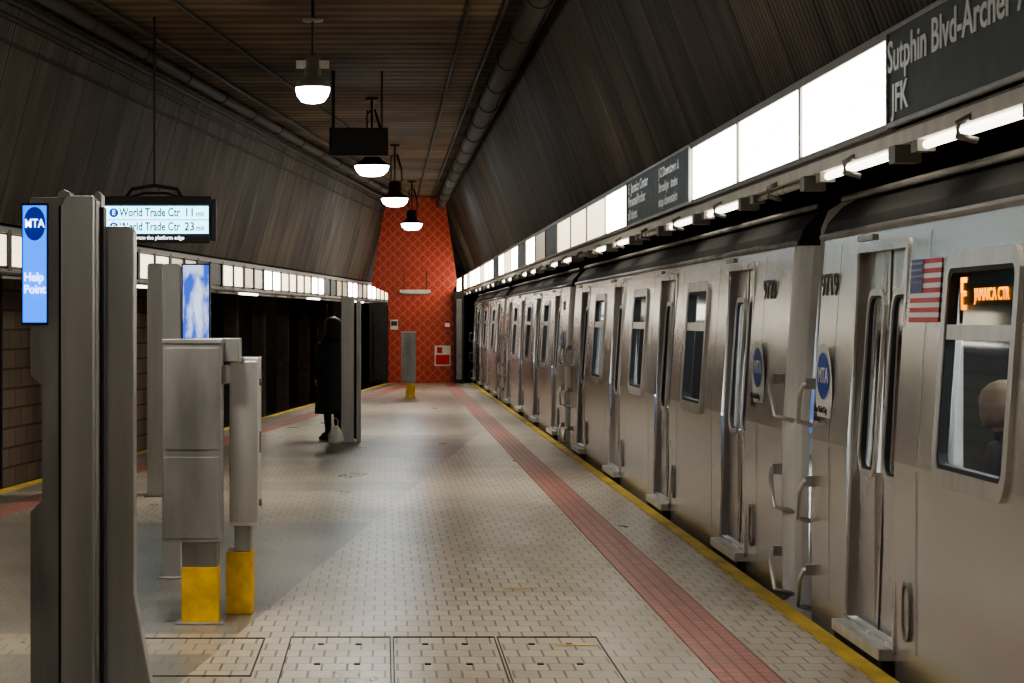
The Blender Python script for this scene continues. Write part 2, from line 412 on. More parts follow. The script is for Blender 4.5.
def ssign(ya, yb, x=2.30):
    e = empty('station_sign', (x, ya, 2.74))
    m = MB(); m.box(-.02, .028, 0, yb - ya, -.21, .21, SIGNG)
    m.box(-.03, .028, 0, yb - ya, .20, .225, STEELD); m.box(-.03, .028, 0, yb - ya, -.225, -.20, STEELD); m.box(-.03, .028, -.02, .01, -.22, .22, STEELD); m.box(-.03, .028, yb - ya - .01, yb - ya + .02, -.22, .22, STEELD)
    m.build('sign_panel', e, bevel=.004); return e
e = ssign(6.65, 11.55)
text('lettering', 'Sutphin Blvd-Archer Av', .20, (-.024, 4.90, .085), '-X', LETTER, e, sx=1.40)
text('lettering', 'JFK', .18, (-.024, 4.80, -.105), '-X', LETTER, e, sx=1.42)
e = ssign(19.1, 24.0)
for i, t in enumerate(('E  Jamaica Center', 'Parsons/Archer', 'all times')):
    text('lettering', t, .13, (-.024, 4.75, .12 - i * .12), '-X', LETTER, e, sx=1.9)
for i, t in enumerate(('J Z Downtown &', 'Brooklyn  trains', 'stop downstairs')):
    text('lettering', t, .11, (-.024, 2.1, .12 - i * .12), '-X', LETTER, e, sx=1.9)

def band_left():
    e = empty('light_box_band', (-6.5, 0, 0), ANG)
    m = MB()
    m.box(-.25, -.03, Y0, 78, 2.14, 2.66, DARKM); m.box(-.05, .01, Y0, 78, 2.58, 2.64, GREYP); m.box(-.05, .01, Y0, 78, 2.16, 2.20, GREYP)
    m.build('housing', e)
    m = MB()
    mats = [PANEL_MID, PANEL_MID, PANEL_DIM, SIGNG, PANEL_MID, PANEL_DIM, SIGNG, PANEL_MID, PANEL_DIM, PANEL_ON, PANEL_MID, PANEL_MID, PANEL_ON, SIGNG, PANEL_DIM, PANEL_ON, PANEL_DIM, PANEL_ON]
    for n in range(-12, 21):
        a = 25.0 + n * P
        mat = mats[n % 18]
        m.box(-.04, -.01, a + .07, a + P - .07, 2.23, 2.56, mat)
        m.box(-.04, .012, a + P * .5 - .05, a + P * .5 + .05, 2.2, 2.6, DARKM); m.box(-.04, .012, a - .08, a + .08, 2.18, 2.62, DARKM)
        m.tube([(-.1, a + .1, 2.115), (-.1, a + P - .1, 2.115)], .02, TUBEOFF if n % 4 else TUBE, 8)
    m.build('diffusers', e)
band_left()

# ------------------------------------------------------------ train
def xs(z): return 2.42 + max(0, z - 1.0) * .07
INT = simple('car_interior', (.60, .58, .55), .5, 0, .1)
INTD = simple('car_interior_dark', (.22, .26, .29), .4)
SEAT = simple('blue_seat', (.05, .12, .35), .4)
CLITE = emis('car_ceiling_light', (1.0, .98, .93), 18)
LBLUE = simple('logo_blue', (.01, .07, .40), .4, 0, .05)
WHT = simple('decal_white', (.8, .8, .78), .4, 0, .05)
DRED = simple('decal_red', (.60, .012, .015), .4, 0, .05)
NAVY = simple('decal_navy', (.012, .02, .17), .4, 0, .05)
AMB = emis('amber_led', (1, .30, .0), 4.5)
INKB = simple('number_ink', (.03, .028, .025), .5, 0, .2)

def car(y0, y1, doors, wins, num_y=(), logo_y=(), nums='9720'):
    e = empty('subway_car', (0, 0, 0))
    DW, DZ0, DZ1 = .62, .10, 2.0
    WW, WZ0, WZ1 = .62, .98, 1.90
    R = .14
    ys = sorted(set([y0 + R, y1 - R] + [d + s_ * DW for d in doors for s_ in (-1, 1)] + [w + s_ * WW for w in wins for s_ in (-1, 1)]))
    ys = [y for y in ys if y0 + R <= y <= y1 - R]
    zs = [-.32, DZ0, WZ0, WZ1, DZ1, 2.10]
    m = MB()
    for a, b in zip(ys[:-1], ys[1:]):
        c = (a + b) / 2
        for z0, z1 in zip(zs[:-1], zs[1:]):
            zc = (z0 + z1) / 2
            if any(abs(c - d) < DW for d in doors) and DZ0 < zc < DZ1: continue
            if any(abs(c - w) < WW for w in wins) and WZ0 < zc < WZ1: continue
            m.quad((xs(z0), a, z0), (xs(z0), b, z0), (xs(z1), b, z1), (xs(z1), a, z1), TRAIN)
    for ye, sg in ((y0, 1), (y1, -1)):
        prev = None
        for i in range(6):
            a = math.radians(90 * i / 5)
            dx = R * (1 - math.cos(a)); dy = R * (1 - math.sin(a))
            cur = [(xs(z) + dx, ye + sg * dy, z) for z in zs]
            if prev:
                for k in range(len(zs) - 1): m.quad(prev[k], cur[k], cur[k + 1], prev[k + 1], PALE)
            prev = cur
    m.box(2.412, 2.424, y0 + R, y1 - R, -.30, -.27, STEELD)
    for d in doors:
        for s_ in (-1, 1):
            for z0, z1 in ((.12, .96), (1.0, 2.06)):
                yy = d + s_ * 1.14
                if not (y0 + .3 < yy < y1 - .3): continue
                m.add([(xs(z) - .003, yy + t, z) for z in (z0, z1) for t in (-.006, .006)], [(0, 1, 3, 2)], STEELD)
    m.build('side_shell', e, recalc=False)
    m = MB()
    prof = [(2.497, 2.10), (2.53, 2.20), (2.62, 2.30), (2.80, 2.39), (3.2, 2.48), (3.8, 2.52), (4.4, 2.48), (4.8, 2.39), (5.0, 2.28), (5.12, 2.10)]
    m.prism_y(prof, y0 + .02, y1 - .02, ROOFM)
    m.tube([(2.50, y0 + .05, 2.12), (2.50, y1 - .05, 2.12)], .022, STEELD, 8)
    m.tube([(2.62, y0 + .05, 2.34), (2.62, y1 - .05, 2.34)], .02, STEELD, 8)
    m.build('roof', e)
    m = MB()
    m.box(5.05, 5.12, y0 + .1, y1 - .1, -.32, 2.1, TRAIN)
    m.box(2.50, 2.54, y0 + .1, y0 + .6, -.3, 2.1, INTD); m.box(2.50, 2.54, y1 - .6, y1 - .1, -.3, 2.1, INTD)  # unseen inner lining, added to stop interior light leaking at the ends
    for ye, sg in ((y0, 1), (y1, -1)):
        ya, yb = sorted((ye, ye + sg * .05))
        m.prism_y([(xs(0) + R - .01, -.32), (5.12, -.32), (5.12, 2.1), (5.0, 2.30), (4.8, 2.41), (4.4, 2.50), (3.8, 2.54), (3.2, 2.50), (2.82, 2.40), (2.68, 2.31), (xs(2.1) + R, 2.2)], ya, yb, PALE)
        ya, yb = sorted((ye - sg * .02, ye + sg * .06))
        m.box(3.3, 4.25, ya, yb, .05, 2.0, BLACK)
        m.box(3.4, 4.15, *sorted((ye - sg * .03, ye)), .15, 1.95, STEELD)
    m.build('ends', e)
    m = MB()
    m.box(2.45, 5.05, y0 + .1, y1 - .1, .0, .08, INTD)
    m.box(2.52, 5.05, y0 + .1, y1 - .1, 2.02, 2.08, INT)
    m.box(4.95, 5.04, y0 + .1, y1 - .1, .08, 2.02, INT)
    for w in wins + doors: m.box(4.94, 4.96, w - .6, w + .6, .98, 1.85, INTD)
    m.box(4.93, 4.97, y0 + .3, y1 - .3, 1.88, 2.0, WHT)
    for w in wins:
        m.box(2.56, 2.98, w - 1.5, w + 1.5, .42, .52, SEAT); m.box(2.54, 2.62, w - 1.5, w + 1.5, .5, .93, SEAT)
        m.box(4.5, 4.93, w - 1.5, w + 1.5, .42, .52, SEAT); m.box(4.86, 4.94, w - 1.5, w + 1.5, .5, .93, SEAT)
    for d in doors:
        for s_ in (-1, 1): m.tube([(3.0, d + s_ * .78, .08), (3.0, d + s_ * .78, 2.02)], .018, STEELL, 8)
    m.box(3.0, 3.2, y0 + .4, y1 - .4, 2.0, 2.02, CLITE); m.box(4.3, 4.5, y0 + .4, y1 - .4, 2.0, 2.02, CLITE)
    m.build('interior', e)
    m = MB()
    for d in doors:
        a, b = d - DW, d + DW
        for yy in (a, b): m.quad((xs(DZ0), yy, DZ0), (xs(DZ0) + .09, yy, DZ0), (xs(DZ1) + .09, yy, DZ1), (xs(DZ1), yy, DZ1), STEELD)
        m.quad((xs(DZ1), a, DZ1), (xs(DZ1), b, DZ1), (xs(DZ1) + .09, b, DZ1), (xs(DZ1) + .09, a, DZ1), STEELD)
        m.ringx(xs, a - .045, b + .045, DZ0 - .05, DZ1 + .045, .05, .047, -.012, .0, TRDOOR)
        for s_ in (-1, 1):
            l0, l1 = (a, d - .012) if s_ < 0 else (d + .012, b)
            wc = (l0 + l1) / 2; h = .20
            def pan(ya, yb, za, zb):
                m.add([(xs(z) + o, y, z) for o in (.05, .085) for y in (ya, yb) for z in (za, zb)], [(0, 1, 3, 2), (4, 6, 7, 5), (0, 4, 5, 1), (2, 3, 7, 6), (0, 2, 6, 4), (1, 5, 7, 3)], TRDOOR)
            pan(l0, wc - h, DZ0, DZ1); pan(wc + h, l1, DZ0, DZ1); pan(wc - h, wc + h, DZ0, .88); pan(wc - h, wc + h, 1.78, DZ1)
            m.ringx(xs, wc - h - .03, wc + h + .03, .85, 1.81, .12, .035, .042, .06, STEELL)
            m.ringx(xs, wc - h + .003, wc + h - .003, .883, 1.777, .10, .014, .052, .068, RUBBER)
            m.quad((xs(.88) + .060, wc - h, .88), (xs(.88) + .060, wc + h, .88), (xs(1.78) + .060, wc + h, 1.78), (xs(1.78) + .060, wc - h, 1.78), GLASS)
        m.add([(xs(z) + o, y, z) for o in (.045, .08) for y in (d - .012, d + .012) for z in (DZ0, DZ1)], [(0, 1, 3, 2), (4, 6, 7, 5), (0, 4, 5, 1), (2, 3, 7, 6), (0, 2, 6, 4), (1, 5, 7, 3)], RUBBER)
        m.box(2.345, 2.52, a - .02, b + .02, .03, .085, STEELL)
        m.box(2.36, 2.42, a - .02, b + .02, -.05, .03, DARKM)
        m.box(2.40, 2.43, d - .2, d + .2, 2.045, 2.075, STEELD)
    m.build('doors', e)
    m = MB()
    for w in wins:
        a, b = w - WW, w + WW
        m.ringx(xs, a - .05, b + .05, WZ0 - .05, WZ1 + .05, .13, .075, -.02, .01, STEELL)
        m.ringx(xs, a + .015, b - .015, WZ0 + .015, WZ1 - .015, .09, .03, -.012, .03, RUBBER)
        m.add([(xs(z) + o, y, z) for o in (-.012, .03) for y in (a, b) for z in (1.565, 1.63)], [(0, 1, 3, 2), (4, 6, 7, 5), (0, 4, 5, 1), (2, 3, 7, 6), (0, 2, 6, 4), (1, 5, 7, 3)], STEELL)
        m.quad((xs(WZ0) + .02, a, WZ0), (xs(WZ0) + .02, b, WZ0), (xs(WZ1) + .02, b, WZ1), (xs(WZ1) + .02, a, WZ1), GLASS)
    m.build('windows', e)
    m = MB()
    m.box(2.6, 4.9, y0 + .3, y1 - .3, -.55, -.32, DARKM)
    for by in (y0 + 2.6, y1 - 2.6):
        if by < Y0 + 2: continue
        m.box(2.9, 3.05, by - 1.3, by + 1.3, -.75, -.5, DARKM); m.box(4.55, 4.7, by - 1.3, by + 1.3, -.75, -.5, DARKM)
        for wy in (by - 1.03, by + 1.03):
            for wx in (3.02, 4.46): m.tube([(wx, wy, -.57), (wx + .12, wy, -.57)], .43, STEELD, 24)
            m.tube([(3.0, wy, -.57), (4.6, wy, -.57)], .08, STEELD, 10)
    m.build('bogies', e)
    m = MB()
    for d in doors:
        dd = d - .95
        m.add([(xs(.5) - .006, dd + .075 * math.cos(t * math.pi / 8), .30 + .13 * math.sin(t * math.pi / 8)) for t in range(16)], [tuple(range(16))], TRDOOR)
        m.ringx(xs, dd - .085, dd + .085, .16, .44, .08, .02, -.015, .0, STEELD)
    for ye, sg in ((y0, 1), (y1, -1)):
        for zc in (1.17, .62, .12):
            yv = ye + sg * .20
            m.tube([(2.43, yv, zc + .12), (2.365, yv, zc + .12), (2.35, yv - sg * .06, zc + .06), (2.36, yv - sg * .15, zc - .10), (2.48, yv - sg * .16, zc - .13)], .015, STEELL, 8)
            m.box(2.375, 2.43, yv - .025, yv + .025, zc + .09, zc + .15, STEELD)
    m.build('grab_irons', e)
    for ny in num_y: text('car_number', nums, .17, (xs(1.84) - .006, ny + .30, 1.84), '-X', INKB, e, sx=1.6)
    for ly in logo_y:
        m = MB(); m.discx(xs(1.3) - .012, ly, 1.27, .27, WHT, .25); m.discx(xs(1.3) - .016, ly, 1.34, .20, LBLUE, .13); m.build('logo', e)
        text('logo_letters', 'MTA', .12, (xs(1.33) - .018, ly + .16, 1.34), '-X', WHT, e, sx=1.3)
        text('logo_caption', 'New York City\nSubway', .05, (xs(1.1) - .018, ly + .2, 1.13), '-X', INKB, e, sx=1.3)
    return e
near = car(-5.8, 14.6, [12.75, 8.15, 3.55, -1.05], [10.55, 5.85, 1.25], (14.15,), (14.12,), '9719')
car(15.4, 33.4, [17.75, 22.3, 26.9, 31.5], [20.1, 24.6, 29.2], (16.35,), (16.6,), '9720')
car(34.2, 52.2, [36.5, 41.05, 45.65, 50.2], [38.8, 43.4, 47.9], (35.1,), (35.1,), '9721')
car(53.0, 71.0, [55.3, 59.9, 64.5, 69.0], [57.6, 62.2, 66.7], (53.9,), (53.9,), '9722')
for yy in (15.0, 33.8, 52.6):
    m = MB(); m.tube([(3.77, yy - .5, -.4), (3.77, yy + .5, -.4)], .1, DARKM, 10); m.box(3.35, 4.2, yy - .36, yy + .36, .0, .06, STEELD)
    m.build('car_coupler')
fl = empty('flag_decal', (0, 0, 0)); m = MB()
fy1, fy0, fz0, fz1 = 11.98, 11.34, 1.64, 1.93
for i in range(13):
    za = fz0 + (fz1 - fz0) * i / 13; zb = fz0 + (fz1 - fz0) * (i + 1) / 13
    m.quad((xs(za) - .006, fy0, za), (xs(za) - .006, fy1, za), (xs(zb) - .006, fy1, zb), (xs(zb) - .006, fy0, zb), DRED if i % 2 == 0 else WHT)
zc = fz0 + (fz1 - fz0) * 6 / 13
m.quad((xs(zc) - .009, fy1 - .27, zc), (xs(zc) - .009, fy1, zc), (xs(fz1) - .009, fy1, fz1), (xs(fz1) - .009, fy1 - .27, fz1), NAVY)
for r in range(5):
    for c in range(6 if r % 2 == 0 else 5):
        m.discx(xs(1.88) - .013, fy1 - .025 - c * .043 - (r % 2) * .02, zc + .018 + r * .03, .008, WHT, seg=5)
m.build('decal', fl, recalc=False)
ds = empty('destination_led_sign', (0, 0, 0)); m = MB()
m.box(2.50, 2.58, 10.0, 11.1, 1.635, 1.875, BLACK); m.build('case', ds)
text('route', 'E', .20, (2.496, 11.06, 1.755), '-X', AMB, ds, sx=1.2)
text('destination', 'JAMAICA CTR', .075, (2.496, 10.80, 1.755), '-X', AMB, ds, sx=1.3, off=0)

# ------------------------------------------------------------ people
def skinfig(name, verts, edges, radii, mat, parent, root=0, sub=2):
    me = bpy.data.meshes.new(name); me.from_pydata(verts, edges, []); ob = bpy.data.objects.new(name, me); S.collection.objects.link(ob)
    sk = ob.modifiers.new('skin', 'SKIN'); sk.use_smooth_shade = True
    for i, r in enumerate(radii):
        rr = r if isinstance(r, tuple) else (r, r)
        me.skin_vertices[0].data[i].radius = rr
        me.skin_vertices[0].data[i].use_root = (i == root)
    s = ob.modifiers.new('sub', 'SUBSURF'); s.levels = sub; s.render_levels = sub
    me.materials.append(mat); ob.parent = parent; return ob
SKIN = simple('skin', (.45, .27, .19), .5, 0, .08)
HAIR = simple('brown_hair', (.17, .115, .075), .6, 0, .4, 20)
HAIRB = simple('black_hair', (.012, .010, .009), .55, 0, .3, 20)
JKT = simple('dark_jacket', (.03, .03, .035), .8, 0, .3, 10)
COAT = simple('black_coat', (.014, .014, .018), .65, 0, .3, 8)
DENIM = simple('dark_trousers', (.02, .025, .04), .8)
def head(parent, c, s, fdir, hair_mat, longhair=False):
    m = MB(); h = s / 2
    rings = [(-1, .30, .02), (-.92, .42, .05), (-.7, .55, .05), (-.4, .66, .02), (0, .72, 0), (.35, .74, 0), (.65, .64, -.02), (.85, .46, -.03), (.97, .22, -.04), (1, .05, -.04)]
    m.loft([(-o * h, 0, z * h, r * h * 1.08, r * h * .88) for z, r, o in rings], SKIN, 20)
    m.loft([(-.78 * h, 0, -.25 * h, .12 * h, .14 * h), (-.92 * h, 0, -.2 * h, .14 * h, .13 * h), (-.84 * h, 0, .02 * h, .08 * h, .08 * h), (-.72 * h, 0, .15 * h, .05 * h, .05 * h)], SKIN, 10)
    for s_ in (-1, 1):
        m.loft([(0, s_ * .66 * h, -.28 * h, .07 * h, .05 * h), (.03 * h, s_ * .70 * h, -.05 * h, .13 * h, .06 * h), (.03 * h, s_ * .70 * h, .12 * h, .10 * h, .05 * h)], SKIN, 10)
        m.loft([(-.70 * h, s_ * .28 * h, -.03 * h, .05 * h, .07 * h), (-.73 * h, s_ * .28 * h, .02 * h, .05 * h, .1 * h), (-.70 * h, s_ * .28 * h, .07 * h, .05 * h, .07 * h)], BLACK, 8)
    m.loft([(-.70 * h, 0, -.52 * h, .05 * h, .2 * h), (-.72 * h, 0, -.48 * h, .06 * h, .24 * h), (-.70 * h, 0, -.44 * h, .05 * h, .2 * h)], DRED, 10)
    low = -.95 if longhair else -.7
    m.loft([(.36 * h, 0, low * h, .50 * h, .58 * h), (.28 * h, 0, -.3 * h, .68 * h, .76 * h), (.20 * h, 0, 0, .78 * h, .84 * h), (.12 * h, 0, .35 * h, .90 * h, .86 * h), (.08 * h, 0, .7 * h, .82 * h, .74 * h), (.05 * h, 0, .95 * h, .56 * h, .50 * h), (.05 * h, 0, 1.08 * h, .2 * h, .2 * h)], hair_mat, 20)
    return m.build('head', parent, loc=c, rotz=fdir)

def seated(x, y):
    e = empty('seated_passenger', (x, y, 0))
    V = [(0, 0, .62), (0, 0, .80), (.0, 0, 1.0), (0, 0, 1.10), (0, 0, 1.18),
         (0, .17, 1.05), (.05, .22, .82), (.24, .14, .72), (0, -.17, 1.05), (.05, -.22, .82), (.24, -.14, .72),
         (.10, .10, .60), (.45, .11, .60), (.46, .11, .20), (.10, -.10, .60), (.45, -.11, .60), (.46, -.11, .20), (.56, .11, .13), (.56, -.11, .13)]
    E = [(0, 1), (1, 2), (2, 3), (3, 4), (2, 5), (5, 6), (6, 7), (2, 8), (8, 9), (9, 10), (0, 11), (11, 12), (12, 13), (0, 14), (14, 15), (15, 16), (13, 17), (16, 18)]
    Rr = [(.14, .12), (.14, .12), (.13, .11), .07, .055, .07, .05, .04, .07, .05, .04, .09, .07, .05, .09, .07, .05, .035, .035]
    skinfig('body', V, E, Rr, JKT, e)
    head(e, (0, 0, 1.25), .24, math.pi, HAIR)
    return e
seated(2.80, 11.5)

def standing(x, y):
    e = empty('standing_person', (x, y, 0), math.radians(-55))
    V = [(0, 0, .90), (0, 0, 1.10), (.01, 0, 1.30), (.0, 0, 1.38), (-.01, 0, 1.44),
         (0, .10, .86), (-.01, .10, .48), (.02, .10, .09), (-.12, .11, .045),
         (0, -.10, .86), (.03, -.09, .48), (.06, -.09, .09), (-.08, -.10, .045),
         (.01, .18, 1.29), (.03, .22, 1.02), (-.10, .17, .86), (.01, -.18, 1.29), (.03, -.22, 1.02), (-.10, -.17, .86)]
    E = [(0, 1), (1, 2), (2, 3), (3, 4), (0, 5), (5, 6), (6, 7), (7, 8), (0, 9), (9, 10), (10, 11), (11, 12), (2, 13), (13, 14), (14, 15), (2, 16), (16, 17), (17, 18)]
    Rr = [(.14, .11), (.13, .11), (.13, .10), .06, .05, .085, .065, .045, .04, .085, .065, .045, .04, .07, .055, .042, .07, .055, .042]
    skinfig('body', V, E, Rr, DENIM, e)
    m = MB()
    m.loft([(.01, 0, .36, .20, .25), (.01, 0, .42, .20, .25), (.0, 0, .65, .18, .225), (0, 0, .92, .155, .20), (0, 0, 1.08, .14, .19), (.01, 0, 1.22, .14, .205), (.01, 0, 1.31, .125, .19), (.01, 0, 1.37, .09, .12), (0, 0, 1.42, .075, .085), (0, 0, 1.46, .08, .09)], COAT, 24)
    for s_ in (-1, 1):
        m.tube([(.01, s_ * .14, 1.31), (.015, s_ * .19, 1.26), (.03, s_ * .225, 1.03), (-.03, s_ * .20, .93), (-.10, s_ * .17, .86)], .06, COAT, 12, radii=[.07, .075, .062, .055, .05])
    m.build('coat', e)
    m = MB()
    for s_, ox in ((.105, 0), (-.095, .04)):
        m.loft([(-.05 + ox, s_, 0, .14, .05), (-.05 + ox, s_, .03, .145, .052), (-.02 + ox, s_, .07, .10, .045), (.02 + ox, s_, .11, .055, .045)], BLACK, 14)
    m.build('shoes', e)
    for s_ in (-1, 1):
        m = MB(); hx, hy, hz = -.12, s_ * .165, .83
        m.loft([(hx, hy, hz - .06, .03, .016), (hx, hy, hz - .02, .04, .018), (hx + .01, hy, hz + .04, .028, .022)], SKIN, 10)
        for k in range(4):
            fx = hx - .028 + k * .019; L = (.06, .07, .066, .05)[k]
            m.tube([(fx, hy, hz - .05), (fx, hy, hz - .05 - L * .5), (fx, hy - s_ * .018, hz - .05 - L)], .008, SKIN, 8)
        m.tube([(hx - .03, hy, hz), (hx - .055, hy - s_ * .01, hz - .03), (hx - .055, hy - s_ * .02, hz - .055)], .009, SKIN, 8)
        m.build('hand', e)
    head(e, (-.02, 0, 1.555), .23, 0, HAIRB, True)
    m = MB(); m.loft([(.02, 0, 1.38, .13, .14), (.045, 0, 1.45, .12, .13), (.05, 0, 1.58, .115, .125), (.045, 0, 1.66, .09, .10), (.035, 0, 1.70, .03, .03)], COAT, 20); m.build('hood', e)
    return e
standing(-.74, 35.2)
BAG = simple('white_plastic_bag', (.88, .87, .84), .4, 0, .1, 12, bmp=.4)
m = MB(); m.loft([(0, 0, 0, .09, .08), (.01, 0, .05, .11, .10), (0, .01, .13, .10, .09), (.01, 0, .20, .06, .05), (.0, 0, .25, .03, .02)], BAG, 14)
m.tube([(-.03, 0, .24), (-.035, 0, .31), (0, 0, .35), (.035, 0, .31), (.03, 0, .24)], .006, BAG, 6)
m.build('plastic_bag', loc=(-.66, 33.9, 0))

# ------------------------------------------------------------ help point kiosk
HB = emis('help_blue', (.0, .17, 1.0), 2.2)
HW = emis('help_white', (.9, .95, 1), 2.4)
LB2 = emis('logo_deep_blue', (.0, .03, .40), .5)
k = empty('help_point_kiosk', (-1.33, 10.5, 0)); ox = 1.33
m = MB()
m.prism_y([(-1.461, 0), (-1.186, 0), (-1.186, 2.14), (-1.20, 2.156), (-1.461, 2.156), (-1.461, 1.42), (-1.412, 1.38), (-1.412, .91), (-1.461, .86)], 0, .13, STEELD)
m.prism_y([(-1.33, 0), (-1.195, 0), (-1.195, 2.16), (-1.31, 2.16), (-1.33, 2.12)], -.035, 0.0, STEEL)
m.build('front_blade', k, bevel=.006).location = (ox, 0, 0)
m = MB()
m.prism_y([(-1.23, 0), (-.96, 0), (-.985, .12), (-1.055, .50), (-1.055, 2.02), (-1.07, 2.045), (-1.20, 2.045), (-1.23, 2.02)], .22, .34, STEEL)
m.build('rear_blade', k, bevel=.006).location = (ox, 0, 0)
m = MB()
m.prism_y([(-1.215, 0), (-1.18, 0), (-1.18, 2.17), (-1.20, 2.19), (-1.215, 2.17)], .12, .24, STEELD)
m.prism_y([(-1.35, 2.15), (-1.29, 2.15), (-1.295, 2.175), (-1.32, 2.187), (-1.345, 2.175)], -.02, .1, STEELD)
m.box(-1.184, -1.168, .10, .20, 0, 2.12, BLACK)
m.box(-1.343, -1.331, -.012, .0, 0, 2.12, BLACK)
m.box(-1.50, -.93, -.10, .42, 0, .012, STEELD)
m.build('spine', k, bevel=.003).location = (ox, 0, 0)
m = MB(); m.box(-1.492, -1.385, -.03, .135, 1.63, 2.13, BLACK); m.box(-1.487, -1.390, -.034, -.03, 1.64, 2.12, HB)
seg = 20
m.add([(-1.438 + .045 * math.cos(2 * math.pi * i / seg), -.037, 2.045 + .07 * math.sin(2 * math.pi * i / seg)) for i in range(seg)], [tuple(range(seg))], LB2)
m.build('blue_screen', k).location = (ox, 0, 0)
text('logo_letters', 'MTA', .05, (-1.438 + ox, -.040, 2.045), '-Y', HW, k, 'CENTER', .8)
text('help_text', 'Help\nPoint', .05, (-1.482 + ox, -.037, 1.80), '-Y', HW, k, sx=.85)

# ------------------------------------------------------------ utility pedestals
def pedestal(x, y, s=1.0, side=True, top=1.54, zb=.45):
    e = empty('utility_cabinet', (x, y, 0))
    m = MB()
    m.box(-.155, .155, -.13, .17, zb, top, STEELD)
    m.box(-.162, .162, -.137, .175, top - .015, top + .006, STEEL)
    m.box(-.14, .14, -.135, -.13, zb + .50, top - .04, STEELD)
    m.box(-.15, .15, -.134, -.13, zb + .02, zb + .46, STEELD)
    m.build('cabinet', e, bevel=.006)
    m = MB(); m.box(-.055, .135, -.08, .13, .31, zb, STEELD); m.box(-.058, .138, -.083, .133, 0, .31, YEL); m.box(-.09, .17, -.11, .16, 0, .012, STEELD); m.build('post', e, bevel=.004)
    if side:
        m = MB(); m.box(.175, .335, .35, .75, .50, 1.44, STEELL); m.box(.178, .332, .343, .35, .52, 1.42, STEEL); m.build('side_box', e, bevel=.006)
        m = MB(); m.box(.20, .29, .40, .65, .35, .50, STEELD); m.box(.155, .30, .38, .67, 0, .35, YEL); m.build('side_post', e, bevel=.004)
        m = MB(); m.box(.155, .18, .0, .55, 1.30, 1.40, STEELD); m.box(-.02, .24, .17, .42, 1.42, 1.55, STEELD); m.build('bridge', e, bevel=.004)
        m = MB()
        for zz in (.62, 1.3): m.tube([(.335, .5, zz), (.35, .5, zz)], .02, STEELD, 8)
        m.box(.334, .345, .52, .56, .9, 1.02, STEELD)
        m.build('latches', e)
    return e
pedestal(-1.045, 13.9)
pedestal(.50, 54.1, side=False, top=1.40, zb=.36)

def admat():
    m_, nt, b = newmat('ad_screen')
    v = coords(nt, (3, 1, 1)); f = noise(nt, 5, v, 3)
    r = ramp(nt, f, .42, .60, (.03, .10, .55), (.55, .66, .9))
    nt.links.new(r, b.inputs['Emission Color']); nt.links.new(r, b.inputs['Base Color']); b.inputs['Emission Strength'].default_value = 1.2
    return m_
AD = admat()
def totem(x, y, w, h, screen=True, wing=True):
    e = empty('information_totem', (x, y, 0)); m = MB()
    m.prism_y([(-w / 2, 0), (w / 2, 0), (w / 2, h - .02), (w / 2 - .02, h), (-w / 2 + .02, h), (-w / 2, h - .02)], 0, .55, STEEL)
    m.box(-w / 2 - .03, w / 2 + .03, -.04, .6, 0, .012, STEELD)
    m.build('blade', e, bevel=.005)
    if wing:
        m = MB(); m.box(w / 2 + .03, w / 2 + .09, .1, .5, .0, h - .05, STEEL); m.box(w / 2, w / 2 + .03, .2, .4, .05, h - .1, DARKM); m.build('wing', e, bevel=.005)
    if screen:
        m = MB(); m.box(w / 2 + .005, w / 2 + .19, -.02, .05, h - .53, h, BLACK); m.build('screen_case', e, bevel=.004)
        m = MB(); m.box(w / 2 + .015, w / 2 + .18, -.026, -.02, h - .52, h - .01, AD); m.build('screen', e)
    return e
totem(-1.365, 16.3, .12, 2.01, True, False)
totem(-2.14, 23.8, .16, 2.18, False, False)
totem(-.50, 34.15, .17, 1.96, False, True)

# ------------------------------------------------------------ arrivals display
SCR = emis('display_screen', (.30, .80, 1.0), 4.5)
INK = simple('display_ink', (.0, .02, .05), .5, 0, .0)
RB = emis('route_blue', (.0, .1, .6), .8)
a = empty('arrivals_display', (-2.45, 27, 2.71))
m = MB(); m.box(-.60, .60, 0, .20, -.24, .24, BLACK); m.box(-.61, .61, -.015, .02, .16, .25, BLACK); m.box(.60, .66, .02, .18, -.22, .22, DARKM); m.build('case', a, bevel=.01)
m = MB(); m.box(-.57, .58, -.018, -.0, .005, .145, SCR); m.box(-.57, .58, -.018, 0, -.145, -.005, SCR); m.build('screen', a)
for i, mn in enumerate(('11', '23')):
    z = .075 - i * .15
    text('row_text', 'World Trade Ctr', .125, (-.36, -.021, z), '-Y', INK, a, sx=.72, off=.02)
    text('minutes', mn, .125, (.325, -.021, z), '-Y', INK, a, sx=.9, off=.02)
    text('min_unit', 'min', .085, (.45, -.021, z - .012), '-Y', INK, a, sx=.72, off=.02)
    m = MB(); m.add([(-.42 + .05 * math.cos(2 * math.pi * q / 20), -.0195, z + .05 * math.sin(2 * math.pi * q / 20)) for q in range(20)], [tuple(range(20))], RB); m.build('route_bullet', a)
    text('route_letter', 'E', .07, (-.42, -.021, z), '-Y', HW, a, 'CENTER')
text('row_index', '1', .12, (-.54, -.021, .075), '-Y', INK, a)
text('ticker', 'Stand back from the platform edge', .055, (-.45, -.004, -.19), '-Y', HW, a)
m = MB(); m.tube([(-.30, .1, .24), (-.24, .1, .33), (0, .1, .37), (.24, .1, .33), (.30, .1, .24)], .02, DARKM, 8); m.tube([(-.28, .1, .24), (-.1, .1, .29), (.12, .1, .29), (.28, .1, .24)], .015, DARKM, 8)
m.tube([(0, .1, .36), (0, .1, 2.17)], .012, DUCT, 8); m.build('hanger', a)

